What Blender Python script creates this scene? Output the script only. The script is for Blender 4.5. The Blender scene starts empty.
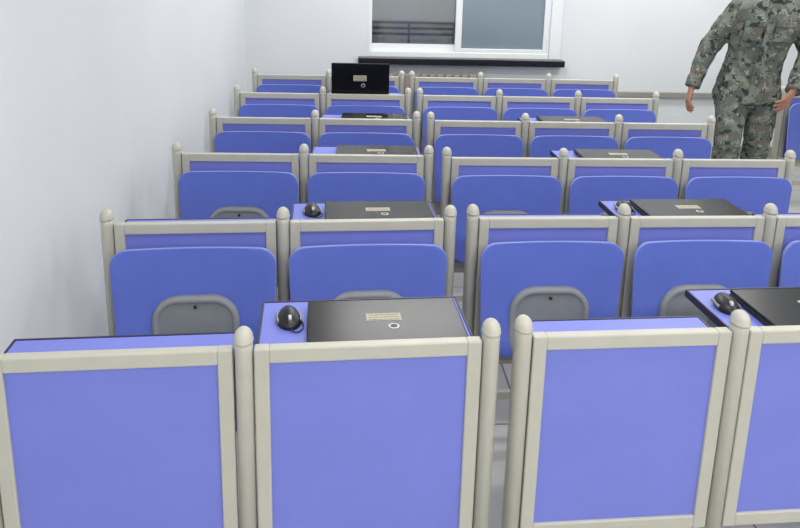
import bpy, bmesh, math, random
from mathutils import Vector, Matrix, noise
random.seed(3)
S=bpy.context.scene
COL=S.collection
S.view_settings.view_transform='Standard'
S.view_settings.look='None'

# ------------------------------------------------------------ helpers
def srgb(r,g,b):
    f=lambda c:(c/255/12.92) if c/255<=.04045 else ((c/255+.055)/1.055)**2.4
    return (f(r),f(g),f(b),1)
def mat(name,c,rough=.5,metal=0,var=.04,scale=30,bump=0,bscale=200,coat=0,emit=None,spec=.5):
    m=bpy.data.materials.new(name); m.use_nodes=True
    nt=m.node_tree; b=nt.nodes['Principled BSDF']
    tc=nt.nodes.new('ShaderNodeTexCoord')
    n=nt.nodes.new('ShaderNodeTexNoise'); n.inputs['Scale'].default_value=scale; n.inputs['Detail'].default_value=4
    nt.links.new(tc.outputs['Object'],n.inputs['Vector'])
    r=nt.nodes.new('ShaderNodeValToRGB'); col=srgb(*c)
    r.color_ramp.elements[0].position=.3; r.color_ramp.elements[1].position=.7
    r.color_ramp.elements[0].color=tuple(x*(1-var) for x in col[:3])+(1,)
    r.color_ramp.elements[1].color=tuple(min(1,x*(1+var)) for x in col[:3])+(1,)
    nt.links.new(n.outputs['Fac'],r.inputs['Fac']); nt.links.new(r.outputs['Color'],b.inputs['Base Color'])
    b.inputs['Roughness'].default_value=rough; b.inputs['Metallic'].default_value=metal
    b.inputs['Specular IOR Level'].default_value=spec
    b.inputs['Coat Weight'].default_value=coat
    if emit:
        b.inputs['Emission Color'].default_value=srgb(*emit[0]); b.inputs['Emission Strength'].default_value=emit[1]
    if bump:
        n2=nt.nodes.new('ShaderNodeTexNoise'); n2.inputs['Scale'].default_value=bscale
        nt.links.new(tc.outputs['Object'],n2.inputs['Vector'])
        bp=nt.nodes.new('ShaderNodeBump'); bp.inputs['Strength'].default_value=bump; bp.inputs['Distance'].default_value=.01
        nt.links.new(n2.outputs['Fac'],bp.inputs['Height']); nt.links.new(bp.outputs['Normal'],b.inputs['Normal'])
    return m
M=dict(
 panel=mat('blue_laminate',(121,130,214),.42,var=.03,scale=5,spec=.35),
 shell=mat('blue_shell',(98,116,204),.5,var=.03,scale=8,spec=.3),
 shelle=mat('blue_shell_rim',(140,154,218),.5,var=.02,scale=20,spec=.3),
 frame=mat('beige_aluminium',(190,188,176),.42,metal=.0,var=.03,scale=15),
 cap=mat('grey_cap',(150,148,140),.4,var=.03),
 edge=mat('dark_edge_band',(42,42,70),.4),
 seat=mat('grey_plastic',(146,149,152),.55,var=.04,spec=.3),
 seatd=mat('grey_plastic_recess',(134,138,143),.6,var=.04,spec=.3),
 black=mat('black_plastic',(22,22,26),.4),
 gloss=mat('glossy_black_lid',(17,18,22),.24,spec=.28),
 silver=mat('silver',(200,200,205),.4,metal=.3),
 label=mat('paper_label',(180,174,150),.6,var=.25,scale=250),
 wall=mat('white_plaster',(223,226,228),.8,var=.015,scale=2,bump=.04,bscale=60,spec=.2),
 ceil=mat('ceiling_paint',(236,236,234),.8,var=.01),
 pvc=mat('white_pvc',(232,235,236),.4,var=.01),
 sill=mat('black_marble',(24,24,28),.25,var=.4,scale=40),
 radiator=mat('radiator_paint',(150,140,128),.5),
 skin=mat('skin',(166,120,98),.55,var=.06,scale=40),
 hair=mat('hair',(24,20,18),.6),
 boot=mat('boot_leather',(24,24,24),.4),
 lamp=mat('lamp_housing',(235,235,235),.5),
 tube=mat('fluorescent_tube',(255,255,255),.5,emit=((250,250,250),6)),
 frost=mat('blue_tinted_glass',(128,143,153),.12,var=.08,scale=1.5),
 bar=mat('dark_bar',(48,50,56),.5),
 eye=mat('eye_white',(205,200,192),.3), iris=mat('iris',(30,20,15),.2), lip=mat('lips',(150,92,84),.5),
)
def obj(name,me,m=None,parent=None,smooth=True,angle=None):
    o=bpy.data.objects.new(name,me); COL.objects.link(o)
    if m: me.materials.append(m)
    if smooth:
        for p in me.polygons: p.use_smooth=True
    if parent: o.parent=parent
    return o
def empty(name,loc=(0,0,0),rz=0):
    e=bpy.data.objects.new(name,None); e.location=loc; e.rotation_euler[2]=rz; e.empty_display_size=.1
    COL.objects.link(e); return e
def boxes(name,lst,m,parent=None,bev=.003,segs=2):
    bm=bmesh.new()
    for x0,x1,y0,y1,z0,z1 in lst:
        r=bmesh.ops.create_cube(bm,size=1)
        for v in r['verts']:
            v.co=Vector((x0+(v.co.x+.5)*(x1-x0),y0+(v.co.y+.5)*(y1-y0),z0+(v.co.z+.5)*(z1-z0)))
    if bev: bmesh.ops.bevel(bm,geom=bm.edges[:],offset=bev,segments=segs,affect='EDGES',profile=.5)
    me=bpy.data.meshes.new(name); bm.to_mesh(me); bm.free()
    return obj(name,me,m,parent,smooth=False)
def lathe(bm,prof,cx=0,cy=0,n=20,sx=1,sy=1):
    rings=[]
    for r,z in prof:
        rings.append([bm.verts.new((cx+math.cos(2*math.pi*i/n)*r*sx,cy+math.sin(2*math.pi*i/n)*r*sy,z)) for i in range(n)])
    for a,b in zip(rings,rings[1:]):
        for i in range(n): bm.faces.new((a[i],a[(i+1)%n],b[(i+1)%n],b[i]))
    bm.faces.new(rings[0][::-1]); bm.faces.new(rings[-1])
def finish(bm,name,m,parent=None,smooth=True):
    bmesh.ops.recalc_face_normals(bm,faces=bm.faces[:])
    me=bpy.data.meshes.new(name); bm.to_mesh(me); bm.free()
    return obj(name,me,m,parent,smooth)

# ------------------------------------------------------------ shared desk parts
ZT=.85; ZR=.803; RP=.020; ZDT=.764
def mesh_post():
    bm=bmesh.new()
    prof=[(RP,.012),(RP,ZT-.05),(RP,ZT-.03)]
    lathe(bm,prof,sy=1.35)
    me=bpy.data.meshes.new('post'); bmesh.ops.recalc_face_normals(bm,faces=bm.faces[:]); bm.to_mesh(me); bm.free()
    for p in me.polygons: p.use_smooth=len(p.vertices)==4
    me.materials.append(M['frame']); return me
def mesh_cap():
    bm=bmesh.new(); h=ZT-.032
    prof=[(RP+.0015,h),(RP+.002,h+.004)]+[((RP+.001)*math.cos(a),h+.006+.026*math.sin(a)) for a in [i*math.pi/2/7 for i in range(7)]]+[(.001,ZT)]
    lathe(bm,prof,sy=1.35)
    me=bpy.data.meshes.new('post_cap'); bmesh.ops.recalc_face_normals(bm,faces=bm.faces[:]); bm.to_mesh(me); bm.free()
    for p in me.polygons: p.use_smooth=True
    me.materials.append(M['frame']); return me
POST=mesh_post(); CAP=mesh_cap()
def inst(name,me,parent,loc):
    o=bpy.data.objects.new(name,me); COL.objects.link(o); o.parent=parent; o.location=loc; return o
def backrest_mesh(w):
    z0,z1=.34,.738; rc=.055; nx,nz=18,26
    bm=bmesh.new(); rows=[]
    zs=[z0+(z1-z0)*(1-(1-i/nz)**1.6) for i in range(nz+1)]
    for z in zs:
        hw=w/2-.014*(1-(z-z0)/(z1-z0))
        d=z-(z1-rc)
        if d>0: hw-=rc-math.sqrt(max(rc*rc-d*d,0))
        d=(z0+rc)-z
        if d>0: hw-=rc-math.sqrt(max(rc*rc-d*d,0))
        row=[]
        for j in range(nx+1):
            x=-hw+2*hw*j/nx
            t=(z-z0)/(z1-z0)
            y=-.055-.022*(2*x/w)**2-.03*(1-t)**2
            row.append(bm.verts.new((x,y,z)))
        rows.append(row)
    for a,b in zip(rows,rows[1:]):
        for j in range(nx): bm.faces.new((a[j],a[j+1],b[j+1],b[j]))
    me=bpy.data.meshes.new('backrest'); bmesh.ops.recalc_face_normals(bm,faces=bm.faces[:]); bm.to_mesh(me); bm.free()
    for p in me.polygons: p.use_smooth=True
    me.materials.append(M['shell']); me.materials.append(M['shelle']); return me
def seat_mesh():
    W,z0,z1=.137,.34,.583; rc=.085; n=14
    def outline(o):
        pts=[]
        hw=W-o; top=z1-o; bot=z0+o; r=max(rc-o,.01)
        for i in range(n+1):
            a=math.pi*i/2/n; pts.append((hw-r+r*math.cos(a),top-r+r*math.sin(a)))
        for i in range(n+1):
            a=math.pi/2+math.pi*i/2/n; pts.append((-hw+r+r*math.cos(a),top-r+r*math.sin(a)))
        r2=min(r,.03)
        for i in range(5):
            a=math.pi+math.pi*i/2/4; pts.append((-hw+r2+r2*math.cos(a),bot+r2+r2*math.sin(a)))
        for i in range(5):
            a=1.5*math.pi+math.pi*i/2/4; pts.append((hw-r2+r2*math.cos(a),bot+r2+r2*math.sin(a)))
        return pts
    loops=[(0,-.06),(0,-.085),(.003,-.091),(.010,-.094),(.018,-.093),(.021,-.088),(.025,-.087),(.06,-.090)]
    bm=bmesh.new(); rings=[]
    for o,y in loops: rings.append([bm.verts.new((x,y,z)) for x,z in outline(o)])
    k=0
    for a,b in zip(rings,rings[1:]):
        for i in range(len(a)):
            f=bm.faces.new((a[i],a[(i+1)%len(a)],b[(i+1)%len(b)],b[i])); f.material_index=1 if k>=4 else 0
        k+=1
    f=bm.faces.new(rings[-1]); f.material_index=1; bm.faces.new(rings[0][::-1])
    bmesh.ops.recalc_face_normals(bm,faces=bm.faces[:])
    me=bpy.data.meshes.new('folded_seat'); bm.to_mesh(me); bm.free()
    for p in me.polygons: p.use_smooth=len(p.vertices)==4
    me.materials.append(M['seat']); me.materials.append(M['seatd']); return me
SEAT=seat_mesh(); BACK={}
def screw_mesh():
    bm=bmesh.new(); lathe(bm,[(.006,0),(.006,.003),(.004,.005)],n=12)
    for v in bm.verts: v.co=Vector((v.co.x,-v.co.z,v.co.y))
    bmesh.ops.recalc_face_normals(bm,faces=bm.faces[:])
    me=bpy.data.meshes.new('screw'); bm.to_mesh(me); bm.free(); me.materials.append(M['black']); return me
SCREW=screw_mesh()

def desk(x,y,p,opened,seat,last,rz=0):
    h=p/2
    e=empty('lecture_desk',(x+h*math.cos(rz),y+h*math.sin(rz),0),rz)
    for k,px in enumerate([-h]+([h] if last else [])):
        inst('post',POST,e,(px,0,0)); inst('post_cap',CAP,e,(px,0,0))
        boxes('foot',[(px-.03,px+.03,-.16,.16,0,.018)],M['frame'],e,.006)
    a=h-RP-.002; sb=.033; tb=.036
    zb=.262
    fr=[(-a,-a+sb,-.014,.014,zb,ZR),(a-sb,a,-.014,.014,zb,ZR),
        (-a+sb-.001,a-sb+.001,-.0135,.0135,ZR-tb,ZR-.0003),(-a+sb-.001,a-sb+.001,-.0135,.0135,zb,zb+tb)]
    boxes('panel_frame',fr,M['frame'],e,.004,3)
    boxes('modesty_panel',[(-a+sb-.006,a-sb+.006,-.006,.008,zb+tb-.006,ZR-tb+.006)],M['panel'],e,.001)
    boxes('stretcher',[(-h+.015,h-.015,-.012,.012,.12,.15)],M['frame'],e,.004)
    d=.285 if opened else .125; w=h-.026
    zt=ZDT
    boxes('desktop',[(-w,w,.0155,.0155+d,zt-.018,zt)],M['panel'],e,.002)
    boxes('desktop_edge',[(-w-.002,w+.002,.0155+d,.0155+d+.006,zt-.020,zt+.0015),
        (-w-.005,-w,.0155,.0155+d+.006,zt-.020,zt+.0015),(w,w+.005,.0155,.0155+d+.006,zt-.020,zt+.0015)],M['edge'],e,.001)
    if opened:
        boxes('desk_bracket',[(-w+.02,-w+.035,.0145,.22,zt-.06,zt-.017),(w-.035,w-.02,.0145,.22,zt-.06,zt-.017)],M['cap'],e,.003)
    else:
        boxes('folded_flap',[(-w,w,.12,.135,zt-.25,zt-.021)],M['panel'],e,.002)
    boxes('book_tray',[(-w+.01,w-.01,.0145,.085,.60,.606),(-w+.01,w-.01,.079,.085,.60,.64)],M['cap'],e,.001)
    if seat:
        k=round(p,3)
        if k not in BACK: BACK[k]=backrest_mesh(p-.034)
        o=inst('backrest',BACK[k],e,(0,0,0))
        s=o.modifiers.new('s','SOLIDIFY'); s.thickness=.014; s.offset=0; s.material_offset_rim=1
        b=o.modifiers.new('b','BEVEL'); b.width=.004; b.segments=2; b.limit_method='ANGLE'
        inst('folded_seat',SEAT,e,(0,0,0))
        inst('seat_screw',SCREW,e,(0,-.0885,.548))
        boxes('seat_hinge_bar',[(-h+.015,h-.015,-.075,-.045,.31,.34),(-h+.0,-h+.02,-.075,.01,.31,.34),(h-.02,h-.0,-.075,.01,.31,.34)],M['cap'],e,.004)
    return e

def laptop(x,y,z,opened=False,rz=0):
    e=empty('laptop',(x,y,z),rz)
    W,D=.187,.116
    boxes('base',[(-W,W,-D,D,.002,.013)],M['black'],e,.004,3)
    boxes('rubber_feet',[(sx*.15-.01,sx*.15+.01,sy*.1-.006,sy*.1+.006,0,.0035) for sx in(-1,1) for sy in(-1,1)],M['black'],e,.001)
    boxes('hinge',[(-.13,-.08,-D-.003,-D+.012,.008,.018),(.08,.13,-D-.003,-D+.012,.008,.018)],M['black'],e,.004)
    lid=bpy.data.objects.new('lid_pivot',None); COL.objects.link(lid); lid.parent=e; lid.location=(0,-D+.004,.0135)
    L=2*D-.004
    boxes('lid',[(-W,W,-.002,L,.0,.009)],M['gloss'],lid,.004,3)
    boxes('screen',[(-W+.012,W-.012,.012,L-.016,-.0008,.0003)],M['black'],lid,0)
    boxes('asset_label',[(-.045,.04,.110,.148,.0088,.0096)],M['label'],lid,0)
    boxes('asset_label_print',[(-.04,.035,.138-.012*i,.140-.012*i,.0095,.0098) for i in range(3)],M['bar'],lid,0)
    bm=bmesh.new(); lathe(bm,[(.013,.0088),(.013,.0098),(.012,.0099)],n=24,cx=.018,cy=.08)
    finish(bm,'emblem',M['silver'],lid)
    bm=bmesh.new(); lathe(bm,[(.009,.0095),(.009,.0102),(.008,.0103)],n=24,cx=.018,cy=.08)
    finish(bm,'emblem_center',M['black'],lid)
    boxes('keyboard',[(-.15+.0215*i,-.15+.0215*i+.018,-.085+.02*j,-.085+.02*j+.0165,.0125,.0132) for i in range(14) for j in range(5)],M['bar'],e,0)
    if opened: lid.rotation_euler[0]=math.radians(98)
    return e
def mouse(x,y,z,rz=0):
    e=empty('computer_mouse',(x,y,z),rz)
    bm=bmesh.new(); bmesh.ops.create_uvsphere(bm,u_segments=24,v_segments=16,radius=1)
    for v in bm.verts:
        c=v.co; zz=max(c.z,-.25)
        v.co=Vector((c.x*.029*(1-.12*c.y),c.y*.050,(zz+.25)*.026*(1+.15*c.y)))
    finish(bm,'shell',M['black'],e)
    bm=bmesh.new(); lathe(bm,[(.002,-.004),(.008,-.004),(.009,0),(.008,.004),(.002,.004)],n=16)
    for v in bm.verts: v.co=Vector((v.co.z,v.co.y-.028,v.co.x+.023))
    finish(bm,'wheel',M['silver'],e)
    boxes('side_grips',[(-.0305,-.022,-.02,.028,.007,.016),(.022,.0305,-.02,.028,.007,.016)],M['seat'],e,.003,3)
    cu=bpy.data.curves.new('cable','CURVE'); cu.dimensions='3D'; cu.bevel_depth=.0018
    sp=cu.splines.new('BEZIER'); pts=[(0,-.05,.006),(.01,-.064,.004),(.028,-.05,.004),(.030,.0,.004)]
    sp.bezier_points.add(len(pts)-1)
    for b,q in zip(sp.bezier_points,pts): b.co=q; b.handle_left_type=b.handle_right_type='AUTO'
    o=bpy.data.objects.new('cable',cu); COL.objects.link(o); o.parent=e; cu.materials.append(M['black'])
    return e

XL,PL=-.802,.551; XR,PR=.376,.522
ROWL=[(1.517,.070),(2.345,.062),(3.215,0),(4.01,0),(4.81,0),(5.63,0)]
ROWR=[(1.535,.052),(2.362,.034),(3.182,.012),(4.00,0),(4.81,0),(5.62,0)]
def on_desk(fn,x,row,dy,**k):
    y0,s=row; fn(x-s*dy,y0+s*x+dy,ZDT,rz=s+k.pop('rz',0),**k)
for r in range(6):
    y0,s=ROWL[r]; th=math.atan(s)
    for k in range(2): 
        x=XL+k*PL; desk(x,y0+s*x,PL,k==1 and r<5,r>0,k==1,th)
    y0,s=ROWR[r]; th=math.atan(s)
    for k in range(3):
        x=XR+k*PR; desk(x,y0+s*x,PR,k==1 and r<4,r>0,k==2,th)
for k in range(2): desk(3.0+k*PR,5.15,PR,False,True,k==1)
for r in range(4):
    dy=.138 if r<2 else .133
    on_desk(laptop,XL+1.5*PL+.048,ROWL[r],dy,rz=random.uniform(-.02,.02))
    on_desk(laptop,XR+1.5*PR+.044,ROWR[r],dy,rz=random.uniform(-.02,.02))
    if r<2:
        on_desk(mouse,XL+1.5*PL-.183,ROWL[r],.19,rz=.1)
        on_desk(mouse,XR+1.5*PR-.186,ROWR[r],.19,rz=-.1)
on_desk(laptop,XL+1.5*PL-.035,ROWL[4],.155,opened=True)

# ------------------------------------------------------------ room
X0,X1,Y0,Y1,ZC=-.992,4.7,-2.6,6.45,2.85
def slab(name,b,m): return boxes(name,[b],m,None,0)
fm=mat('floor_tiles',(205,205,200),.3)
nt=fm.node_tree; bs=nt.nodes['Principled BSDF']; br=nt.nodes.new('ShaderNodeTexBrick'); tc=nt.nodes.new('ShaderNodeTexCoord')
br.offset=0; br.inputs['Scale'].default_value=1; br.inputs['Brick Width'].default_value=.6; br.inputs['Row Height'].default_value=.6
br.inputs['Mortar Size'].default_value=.004; br.inputs['Color1'].default_value=srgb(184,184,180); br.inputs['Color2'].default_value=srgb(178,178,175); br.inputs['Mortar'].default_value=srgb(110,110,108)
nt.links.new(tc.outputs['Object'],br.inputs['Vector']); nt.links.new(br.outputs['Color'],bs.inputs['Base Color'])
slab('floor',(X0-.1,X1+.1,Y0-.1,Y1+.1,-.1,0),fm)
slab('ceiling',(X0-.1,X1+.1,Y0-.1,Y1+.1,ZC,ZC+.1),M['ceil'])
slab('wall_left',(X0-.1,X0,Y0-.1,Y1+.1,0,ZC),M['wall'])
slab('wall_right',(X1,X1+.1,Y0-.1,Y1+.1,0,ZC),M['wall'])
slab('wall_front',(X0,X1,Y0-.1,Y0,0,ZC),M['wall'])
WX0,WX1,WZ0,WZ1=.045,1.715,.855,2.25
boxes('wall_back',[(X0,WX0,Y1,Y1+.2,0,ZC),(WX1,X1,Y1,Y1+.2,0,ZC),(WX0,WX1,Y1,Y1+.2,0,WZ0),(WX0,WX1,Y1,Y1+.2,WZ1,ZC)],M['wall'],None,0)
boxes('baseboard_back',[(X0,X1,Y1-.012,Y1,0,.1)],M['cap'],None,.002)
boxes('baseboard_left',[(X0,X0+.012,Y0,Y1-.012,0,.1)],M['cap'],None,.002)
w=empty('window_1',(0,Y1,0))
xm=.80; OF=.10
boxes('outer_frame',[(WX0,WX0+.02,.0,.12,WZ0,WZ1),(WX1-OF,WX1,-.012,.12,WZ0,WZ1),(WX0+.02,WX1-OF,.0,.12,WZ0,WZ0+.045),(WX0+.02,WX1-OF,.0,.12,WZ1-.05,WZ1)],M['pvc'],w,.004)
def sash(n,x0,x1,y0,y1,bw,z0,m,tb=.06):
    boxes(n,[(x0,x0+bw,y0,y1,z0,WZ1-.05),(x1-bw,x1,y0,y1,z0,WZ1-.05),(x0+bw,x1-bw,y0,y1,z0,z0+tb),(x0+bw,x1-bw,y0,y1,WZ1-.05-tb,WZ1-.05)],M['pvc'],w,.004)
    boxes(n+'_glass',[(x0+bw,x1-bw,(y0+y1)/2-.003,(y0+y1)/2+.003,z0+tb,WZ1-.05-tb)],m,w,0)
gm=bpy.data.materials.new('clear_glass'); gm.use_nodes=True
nt=gm.node_tree; nt.nodes.remove(nt.nodes['Principled BSDF']); mx=nt.nodes.new('ShaderNodeMixShader'); t=nt.nodes.new('ShaderNodeBsdfTransparent'); g=nt.nodes.new('ShaderNodeBsdfGlossy'); g.inputs['Roughness'].default_value=.05
mx.inputs[0].default_value=.12; nt.links.new(t.outputs[0],mx.inputs[1]); nt.links.new(g.outputs[0],mx.inputs[2]); nt.links.new(mx.outputs[0],nt.nodes['Material Output'].inputs[0])
sash('sash_sliding',xm-.005,WX1-OF,.005,.045,.055,WZ0+.02,M['frost'])
sash('sash_fixed',WX0+.01,xm+.05,.055,.095,.025,WZ0+.045,gm,.06)
boxes('handle',[(xm+.015,xm+.035,-.012,.006,1.4,1.52)],M['cap'],w,.004)
boxes('outer_railing',[(WX0-.1,xm+.3,.22,.25,z,z+.022) for z in (1.02,1.07,1.12)]+[(x,x+.02,.25,.27,.8,1.14) for x in (.0,.4,.8,1.1)],M['bar'],w,.002)
boxes('night_facade',[(-.8,2.2,.5,.55,.5,2.5)],mat('facade_glow',(100,106,112),.8,var=.12,scale=2,emit=((84,90,95),.7)),w,0)  # backdrop wall; emission in its material stands in for outdoor light
boxes('window_sill',[(WX0-.08,WX1+.02,Y1-.11,Y1,WZ0-.055,WZ0)],M['sill'],None,.005)
rd=empty('radiator',(0,Y1,0))
boxes('fins',[(.15+.07*i,.15+.07*i+.05,-.10,-.03,.15,.72) for i in range(13)],M['radiator'],rd,.012,3)
boxes('pipes',[(.12,1.1,-.08,-.05,.66,.69),(.12,1.1,-.08,-.05,.18,.21),(.14,.16,-.08,-.002,.67,.69),(1.06,1.08,-.08,-.002,.67,.69),(.16,.18,-.08,-.05,0,.2),(1.04,1.06,-.08,-.05,0,.2)],M['radiator'],rd,.006)
boxes('cable_trunking',[(1.95,X1,Y1-.035,Y1,.54,.585)],M['cap'],None,.004)

for i,lx in enumerate((.4,2.6)):
    for ly,en in ((-1.2,53),(1.4,18),(3.8,21),(5.5,29)):  # row behind the camera is added as frontal fill for the desk panels
        e=empty('ceiling_lamp',(lx,ly,ZC))
        boxes('housing',[(-.62,.62,-.09,.09,-.06,0)],M['lamp'],e,.008)
        bm=bmesh.new(); lathe(bm,[(.014,-.58),(.014,.58)],n=12)
        for v in bm.verts: v.co=Vector((v.co.z,v.co.x,v.co.y-.08))
        finish(bm,'tube',M['tube'],e)
        l=bpy.data.lights.new('tube_light','AREA'); l.shape='RECTANGLE'; l.size=1.16; l.size_y=.5; l.energy=en; l.color=(1,.99,.965)
        lo=bpy.data.objects.new('tube_light',l); COL.objects.link(lo); lo.parent=e; lo.location=(0,0,-.10)
wd=bpy.data.worlds.new('world'); S.world=wd; wd.use_nodes=True; wd.node_tree.nodes['Background'].inputs[0].default_value=(.02,.025,.035,1)

# ------------------------------------------------------------ person
def loft(bm,secs,n=20,side=Vector((1,0,0))):
    P=[Vector(s[0]) for s in secs]; rings=[]
    for i,s in enumerate(secs):
        a=P[max(i-1,0)]; b=P[min(i+1,len(P)-1)]
        t=(b-a).normalized(); u=(side-t*side.dot(t)).normalized(); v=t.cross(u)
        rings.append([bm.verts.new(P[i]+u*math.cos(2*math.pi*k/n)*s[1]+v*math.sin(2*math.pi*k/n)*s[2]) for k in range(n)])
    for a,b in zip(rings,rings[1:]):
        for k in range(n): bm.faces.new((a[k],a[(k+1)%n],b[(k+1)%n],b[k]))
    bm.faces.new(rings[0][::-1]); bm.faces.new(rings[-1])
def ball(bm,c,rx,ry,rz,rot=None):
    r=bmesh.ops.create_uvsphere(bm,u_segments=20,v_segments=12,radius=1)
    for v in r['verts']:
        q=Vector((v.co.x*rx,v.co.y*ry,v.co.z*rz))
        if rot: q=rot@q
        v.co=q+Vector(c)
def remesh(o,vs,sm=4):
    m=o.modifiers.new('r','REMESH'); m.mode='VOXEL'; m.voxel_size=vs; m.use_smooth_shade=True
    s=o.modifiers.new('s','SMOOTH'); s.iterations=sm; s.factor=.5
    return o
def camo():
    m=bpy.data.materials.new('camouflage_cloth'); m.use_nodes=True; nt=m.node_tree; b=nt.nodes['Principled BSDF']; b.inputs['Roughness'].default_value=.9; b.inputs['Specular IOR Level'].default_value=.15
    tc=nt.nodes.new('ShaderNodeTexCoord')
    sc=nt.nodes.new('ShaderNodeVectorMath'); sc.operation='SNAP'; sc.inputs[1].default_value=(.008,.008,.008)
    nt.links.new(tc.outputs['Object'],sc.inputs[0])
    def layer(seed,scale,thr,colr,prev):
        mp=nt.nodes.new('ShaderNodeVectorMath'); mp.operation='ADD'; mp.inputs[1].default_value=(seed,seed*.7,seed*1.3)
        nt.links.new(sc.outputs[0],mp.inputs[0])
        n=nt.nodes.new('ShaderNodeTexNoise'); n.inputs['Scale'].default_value=scale; n.inputs['Detail'].default_value=3
        nt.links.new(mp.outputs[0],n.inputs['Vector'])
        g=nt.nodes.new('ShaderNodeMath'); g.operation='GREATER_THAN'; g.inputs[1].default_value=thr
        nt.links.new(n.outputs['Fac'],g.inputs[0])
        mx=nt.nodes.new('ShaderNodeMix'); mx.data_type='RGBA'
        nt.links.new(g.outputs[0],mx.inputs[0]); mx.inputs[7].default_value=srgb(*colr)
        if isinstance(prev,tuple): mx.inputs[6].default_value=srgb(*prev)
        else: nt.links.new(prev,mx.inputs[6])
        return mx.outputs[2]
    c=layer(0,16,.5,(96,104,98),(122,126,118))
    c=layer(5,19,.57,(108,102,90),c)
    c=layer(11,22,.585,(60,66,64),c)
    c=layer(17,28,.63,(146,148,138),c)
    nt.links.new(c,b.inputs['Base Color']); return m
CM=camo()
PX,PY=2.535,4.78
pe=empty('soldier',(PX,PY,0),math.radians(-16)); pe.scale=(1.04,1.04,1.04)
SX=.06
def V(x,y,z): return Vector((x,y,z))
shR,elR,wrR=V(-.165+SX,-.05,1.350),V(-.265,.00,1.09),V(-.335,-.07,.870)
shL,elL,wrL=V(.175+SX,-.05,1.345),V(.325,.0,1.08),V(.225,-.17,.885)
hpR,knR,anR=V(-.09,0,.88),V(-.10,-.12,.49),V(-.115,-.10,.12)
hpL,knL,anL=V(.09,0,.88),V(.10,.0,.49),V(.11,.18,.14)
bm=bmesh.new()
loft(bm,[((0,.0,.77),.205,.150),((0,0,.84),.200,.148),((0.005,0,.95),.180,.135),((.02,-.01,1.06),.168,.125),((.035,-.02,1.16),.178,.13),((.048,-.035,1.27),.195,.135),((SX,-.045,1.34),.200,.125),((SX,-.05,1.39),.165,.105),((SX,-.053,1.425),.115,.088),((SX,-.055,1.445),.080,.075)],28)
for s,e_,w_ in ((shR,elR,wrR),(shL,elL,wrL)):
    ins=s+V(-.07 if s.x>.1 else .07,0,.012)
    loft(bm,[(ins,.085,.082),(s,.080,.080),(s.lerp(e_,.3),.074,.076),(s.lerp(e_,.7),.066,.068),(e_,.062,.064),(e_.lerp(w_,.35),.058,.060),(e_.lerp(w_,.8),.049,.051),(w_,.045,.046)],18)
jk=finish(bm,'jacket',CM,pe); remesh(jk,.011,7)
tx=bpy.data.textures.new('folds','CLOUDS'); tx.noise_scale=.07
dm=jk.modifiers.new('d','DISPLACE'); dm.texture=tx; dm.strength=.028; dm.mid_level=.5
bm=bmesh.new()
loft(bm,[((0,0,.74),.12,.10),((0,0,.80),.165,.12),((0,0,.90),.165,.115),((0,0,.96),.15,.10)],24)
for h,k,a in ((hpR,knR,anR),(hpL,knL,anL)):
    loft(bm,[(h,.098,.105),(h.lerp(k,.2),.102,.108),(h.lerp(k,.6),.09,.095),(k,.08,.085),(k.lerp(a,.3),.078,.084),(k.lerp(a,.7),.07,.074),(a+V(0,0,.04),.062,.064)],18)
tr=finish(bm,'trousers',CM,pe); remesh(tr,.011,5)
dm=tr.modifiers.new('d','DISPLACE'); dm.texture=tx; dm.strength=.03; dm.mid_level=.5
bm=bmesh.new()
n=20; rings=[]
for (r,z,yy) in ((.088,1.415,-.055),(.074,1.462,-.06),(.080,1.464,-.06),(.100,1.405,-.055)):
    rings.append([bm.verts.new((SX+math.cos(a)*r,math.sin(a)*r*.95+yy,z+(-.012 if math.sin(a)<-.8 else 0))) for a in [2*math.pi*i/n for i in range(n)]])
for a,b in zip(rings,rings[1:]+rings[:1]):
    for i in range(n): bm.faces.new((a[i],a[(i+1)%n],b[(i+1)%n],b[i]))
finish(bm,'collar',CM,pe)
def lean(o):
    for v in o.data.vertices:
        t=(v.co.z-.9)/.46; t=max(t,0); v.co.x+=SX*t; v.co.y+=-.045*t
lean(boxes('chest_pockets',[(-.135,-.035,-.140,-.10,1.16,1.27),(.035,.135,-.140,-.10,1.16,1.27),(-.14,-.03,-.146,-.115,1.25,1.285),(.03,.14,-.146,-.115,1.25,1.285)],CM,pe,.006))
lean(boxes('placket',[(-.02,.02,-.148,-.11,z,z+.075) for z in [.80+.075*i for i in range(7)]],CM,pe,.003))
def tube(name,c,d,r,h,m):
    bm=bmesh.new(); d=Vector(d).normalized(); c=Vector(c)
    loft(bm,[(c-d*h,r*.97,r*.97),(c-d*h*.8,r,r),(c+d*h*.8,r,r),(c+d*h,r*.9,r*.9)],20)
    finish(bm,name,m,pe)
tube('cuff_right',wrR,wrR-elR,.047,.02,CM); tube('cuff_left',wrL,wrL-elL,.047,.02,CM)
hp=bpy.data.objects.new('head_pivot',None); COL.objects.link(hp); hp.parent=pe
hp.location=(SX,-.068,-.015)
bm=bmesh.new()
loft(bm,[((0,.01,1.36),.062,.062),((0,.008,1.43),.058,.060),((0,.002,1.49),.056,.06),((0,0,1.53),.05,.06)],20)
ball(bm,(0,.015,1.60),.074,.092,.098); ball(bm,(0,-.022,1.548),.056,.064,.062); ball(bm,(0,-.062,1.508),.026,.022,.02)
loft(bm,[((0,-.078,1.605),.009,.008),((0,-.090,1.585),.012,.010),((0,-.098,1.565),.016,.012),((0,-.086,1.556),.014,.008)],12)
for s in(-1,1):
    ball(bm,(s*.038,-.054,1.562),.022,.02,.02); ball(bm,(s*.03,-.070,1.618),.026,.013,.009)
    loft(bm,[((s*.070,.012,1.555),.006,.010),((s*.078,.016,1.575),.007,.016),((s*.082,.02,1.6),.007,.019),((s*.078,.018,1.618),.005,.012)],12)
hd=finish(bm,'head',M['skin'],hp); remesh(hd,.005,2)
bm=bmesh.new()
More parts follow.
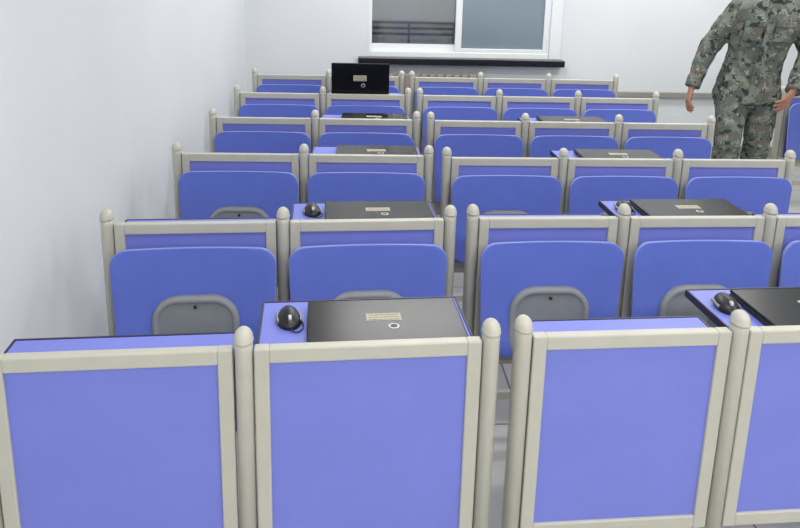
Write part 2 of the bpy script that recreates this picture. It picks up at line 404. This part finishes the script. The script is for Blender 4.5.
for s in(-1,1): ball(bm,(s*.030,-.0715,1.599),.012,.0075,.0048)
finish(bm,'eyes',M['eye'],hp)
bm=bmesh.new()
for s in(-1,1): ball(bm,(s*.030,-.0772,1.599),.0045,.0025,.0045)
finish(bm,'irises',M['iris'],hp)
bm=bmesh.new(); ball(bm,(0,-.082,1.531),.022,.006,.004); ball(bm,(0,-.081,1.524),.019,.006,.0045); finish(bm,'lips',M['lip'],hp)
bm=bmesh.new()
for s in(-1,1): loft(bm,[((s*.014,-.084,1.617),.002,.003),((s*.03,-.084,1.622),.003,.003),((s*.046,-.074,1.616),.002,.002)],8,Vector((0,0,1)))
finish(bm,'eyebrows',M['hair'],hp)
bm=bmesh.new(); r=bmesh.ops.create_uvsphere(bm,u_segments=32,v_segments=20,radius=1)
for v in r['verts']:
    c=v.co.copy(); v.co=Vector((c.x*.081,.022+c.y*.098,1.612+c.z*.096))
    lim=1.648 if c.y<-.35 else (1.60 if c.y<.1 else 1.535)
    if v.co.z<lim:
        v.co=Vector((c.x*.068,.02+c.y*.08,v.co.z))
hr=finish(bm,'hair',M['hair'],hp)
def hand(name,wr,dirv,palm_n,flip):
    d=Vector(dirv).normalized(); pn=Vector(palm_n); pn=(pn-d*pn.dot(d)).normalized(); u=d.cross(pn).normalized()*flip
    wr=Vector(wr)
    def W(a,b,c): return wr+u*a+d*b+pn*c
    bm=bmesh.new()
    loft(bm,[(W(0,-.03,0),.026,.020),(W(0,.01,0),.028,.019),(W(0,.035,0),.036,.017),(W(0,.07,0),.041,.016),(W(0,.092,.002),.038,.013)],16,u)
    for i,(a,L) in enumerate(((.030,.070),(.010,.080),(-.011,.074),(-.030,.058))):
        sp=a*.25
        cur=.35+.06*i; ang=.12+.05*i; pts=[(a,.09,.002)]
        for f in (.45,.31,.24):
            a0,b0,c0=pts[-1]; ang+=cur*.6
            pts.append((a0+sp*f*.6,b0+L*f*math.cos(ang),c0+L*f*math.sin(ang)))
        P=[W(a*.9,.075,0)]+[W(*q) for q in pts]
        R=[.0095,.0098,.0088,.0082,.0062]
        mids=[]
        for j in range(len(P)):
            mids.append((P[j],R[j],R[j]))
            if j<len(P)-1: mids.append((P[j].lerp(P[j+1],.5),(R[j]+R[j+1])/2*.96,(R[j]+R[j+1])/2*.96))
        loft(bm,mids,10,u)
    T=[W(.020,.018,.004),W(.040,.040,.014),W(.052,.065,.022),W(.054,.088,.030)]
    loft(bm,[(T[0],.014,.013),(T[1],.0125,.012),(T[2],.0105,.0105),(T[3],.0075,.007)],12,u)
    h=finish(name=name,bm=bm,m=M['skin'],parent=pe); remesh(h,.0035,2); return h
hand('hand_right',wrR+(wrR-elR).normalized()*.02,(wrR-elR)+V(0,0,-.1),(1,.1,0),-1)
hand('hand_left',wrL+(wrL-elL).normalized()*.02,V(-.10,-.12,-.14),(-1,.5,-.1),1)
bm=bmesh.new()
for a,dx in ((anR,-.02),(anL,.02)):
    x,y,b0=a.x,a.y,a.z-.12
    loft(bm,[(a+V(0,0,.12),.058,.062),(a+V(0,0,.02),.05,.058),(a+V(0,.01,-.06),.05,.062)],16)
    loft(bm,[((x,y+.075,b0+.045),.030,.035),((x,y+.05,b0+.05),.042,.048),((x,y-.02,.05+b0*.7),.045,.05),((x+dx*.5,y-.10,.043+b0*.2),.05,.038),((x+dx,y-.16,.036),.046,.032),((x+dx,y-.195,.03),.028,.022)],16,Vector((1,0,0)))
bt=finish(bm,'boots',M['boot'],pe); remesh(bt,.007,2)

# ------------------------------------------------------------ camera
H=ZT+.7692; t,y,r=.24141,.05319,.02428
cy,sy=math.cos(y),math.sin(y)
f=Vector((sy,cy,0)); ri=Vector((cy,-sy,0)); up=Vector((0,0,1))
f2=f*math.cos(t)-up*math.sin(t); up2=up*math.cos(t)+f*math.sin(t)
a=ri*math.cos(r)+up2*math.sin(r); b=up2*math.cos(r)-ri*math.sin(r)
cam=bpy.data.cameras.new('camera'); co=bpy.data.objects.new('camera',cam); COL.objects.link(co)
cam.sensor_width=36; cam.lens=36*750/800; cam.shift_y=-(264-150)/800; cam.clip_start=.02
m=Matrix.Identity(4)
for i in range(3):
    m[i][0]=a[i]; m[i][1]=b[i]; m[i][2]=-f2[i]
m[2][3]=H
co.matrix_world=m
S.camera=co
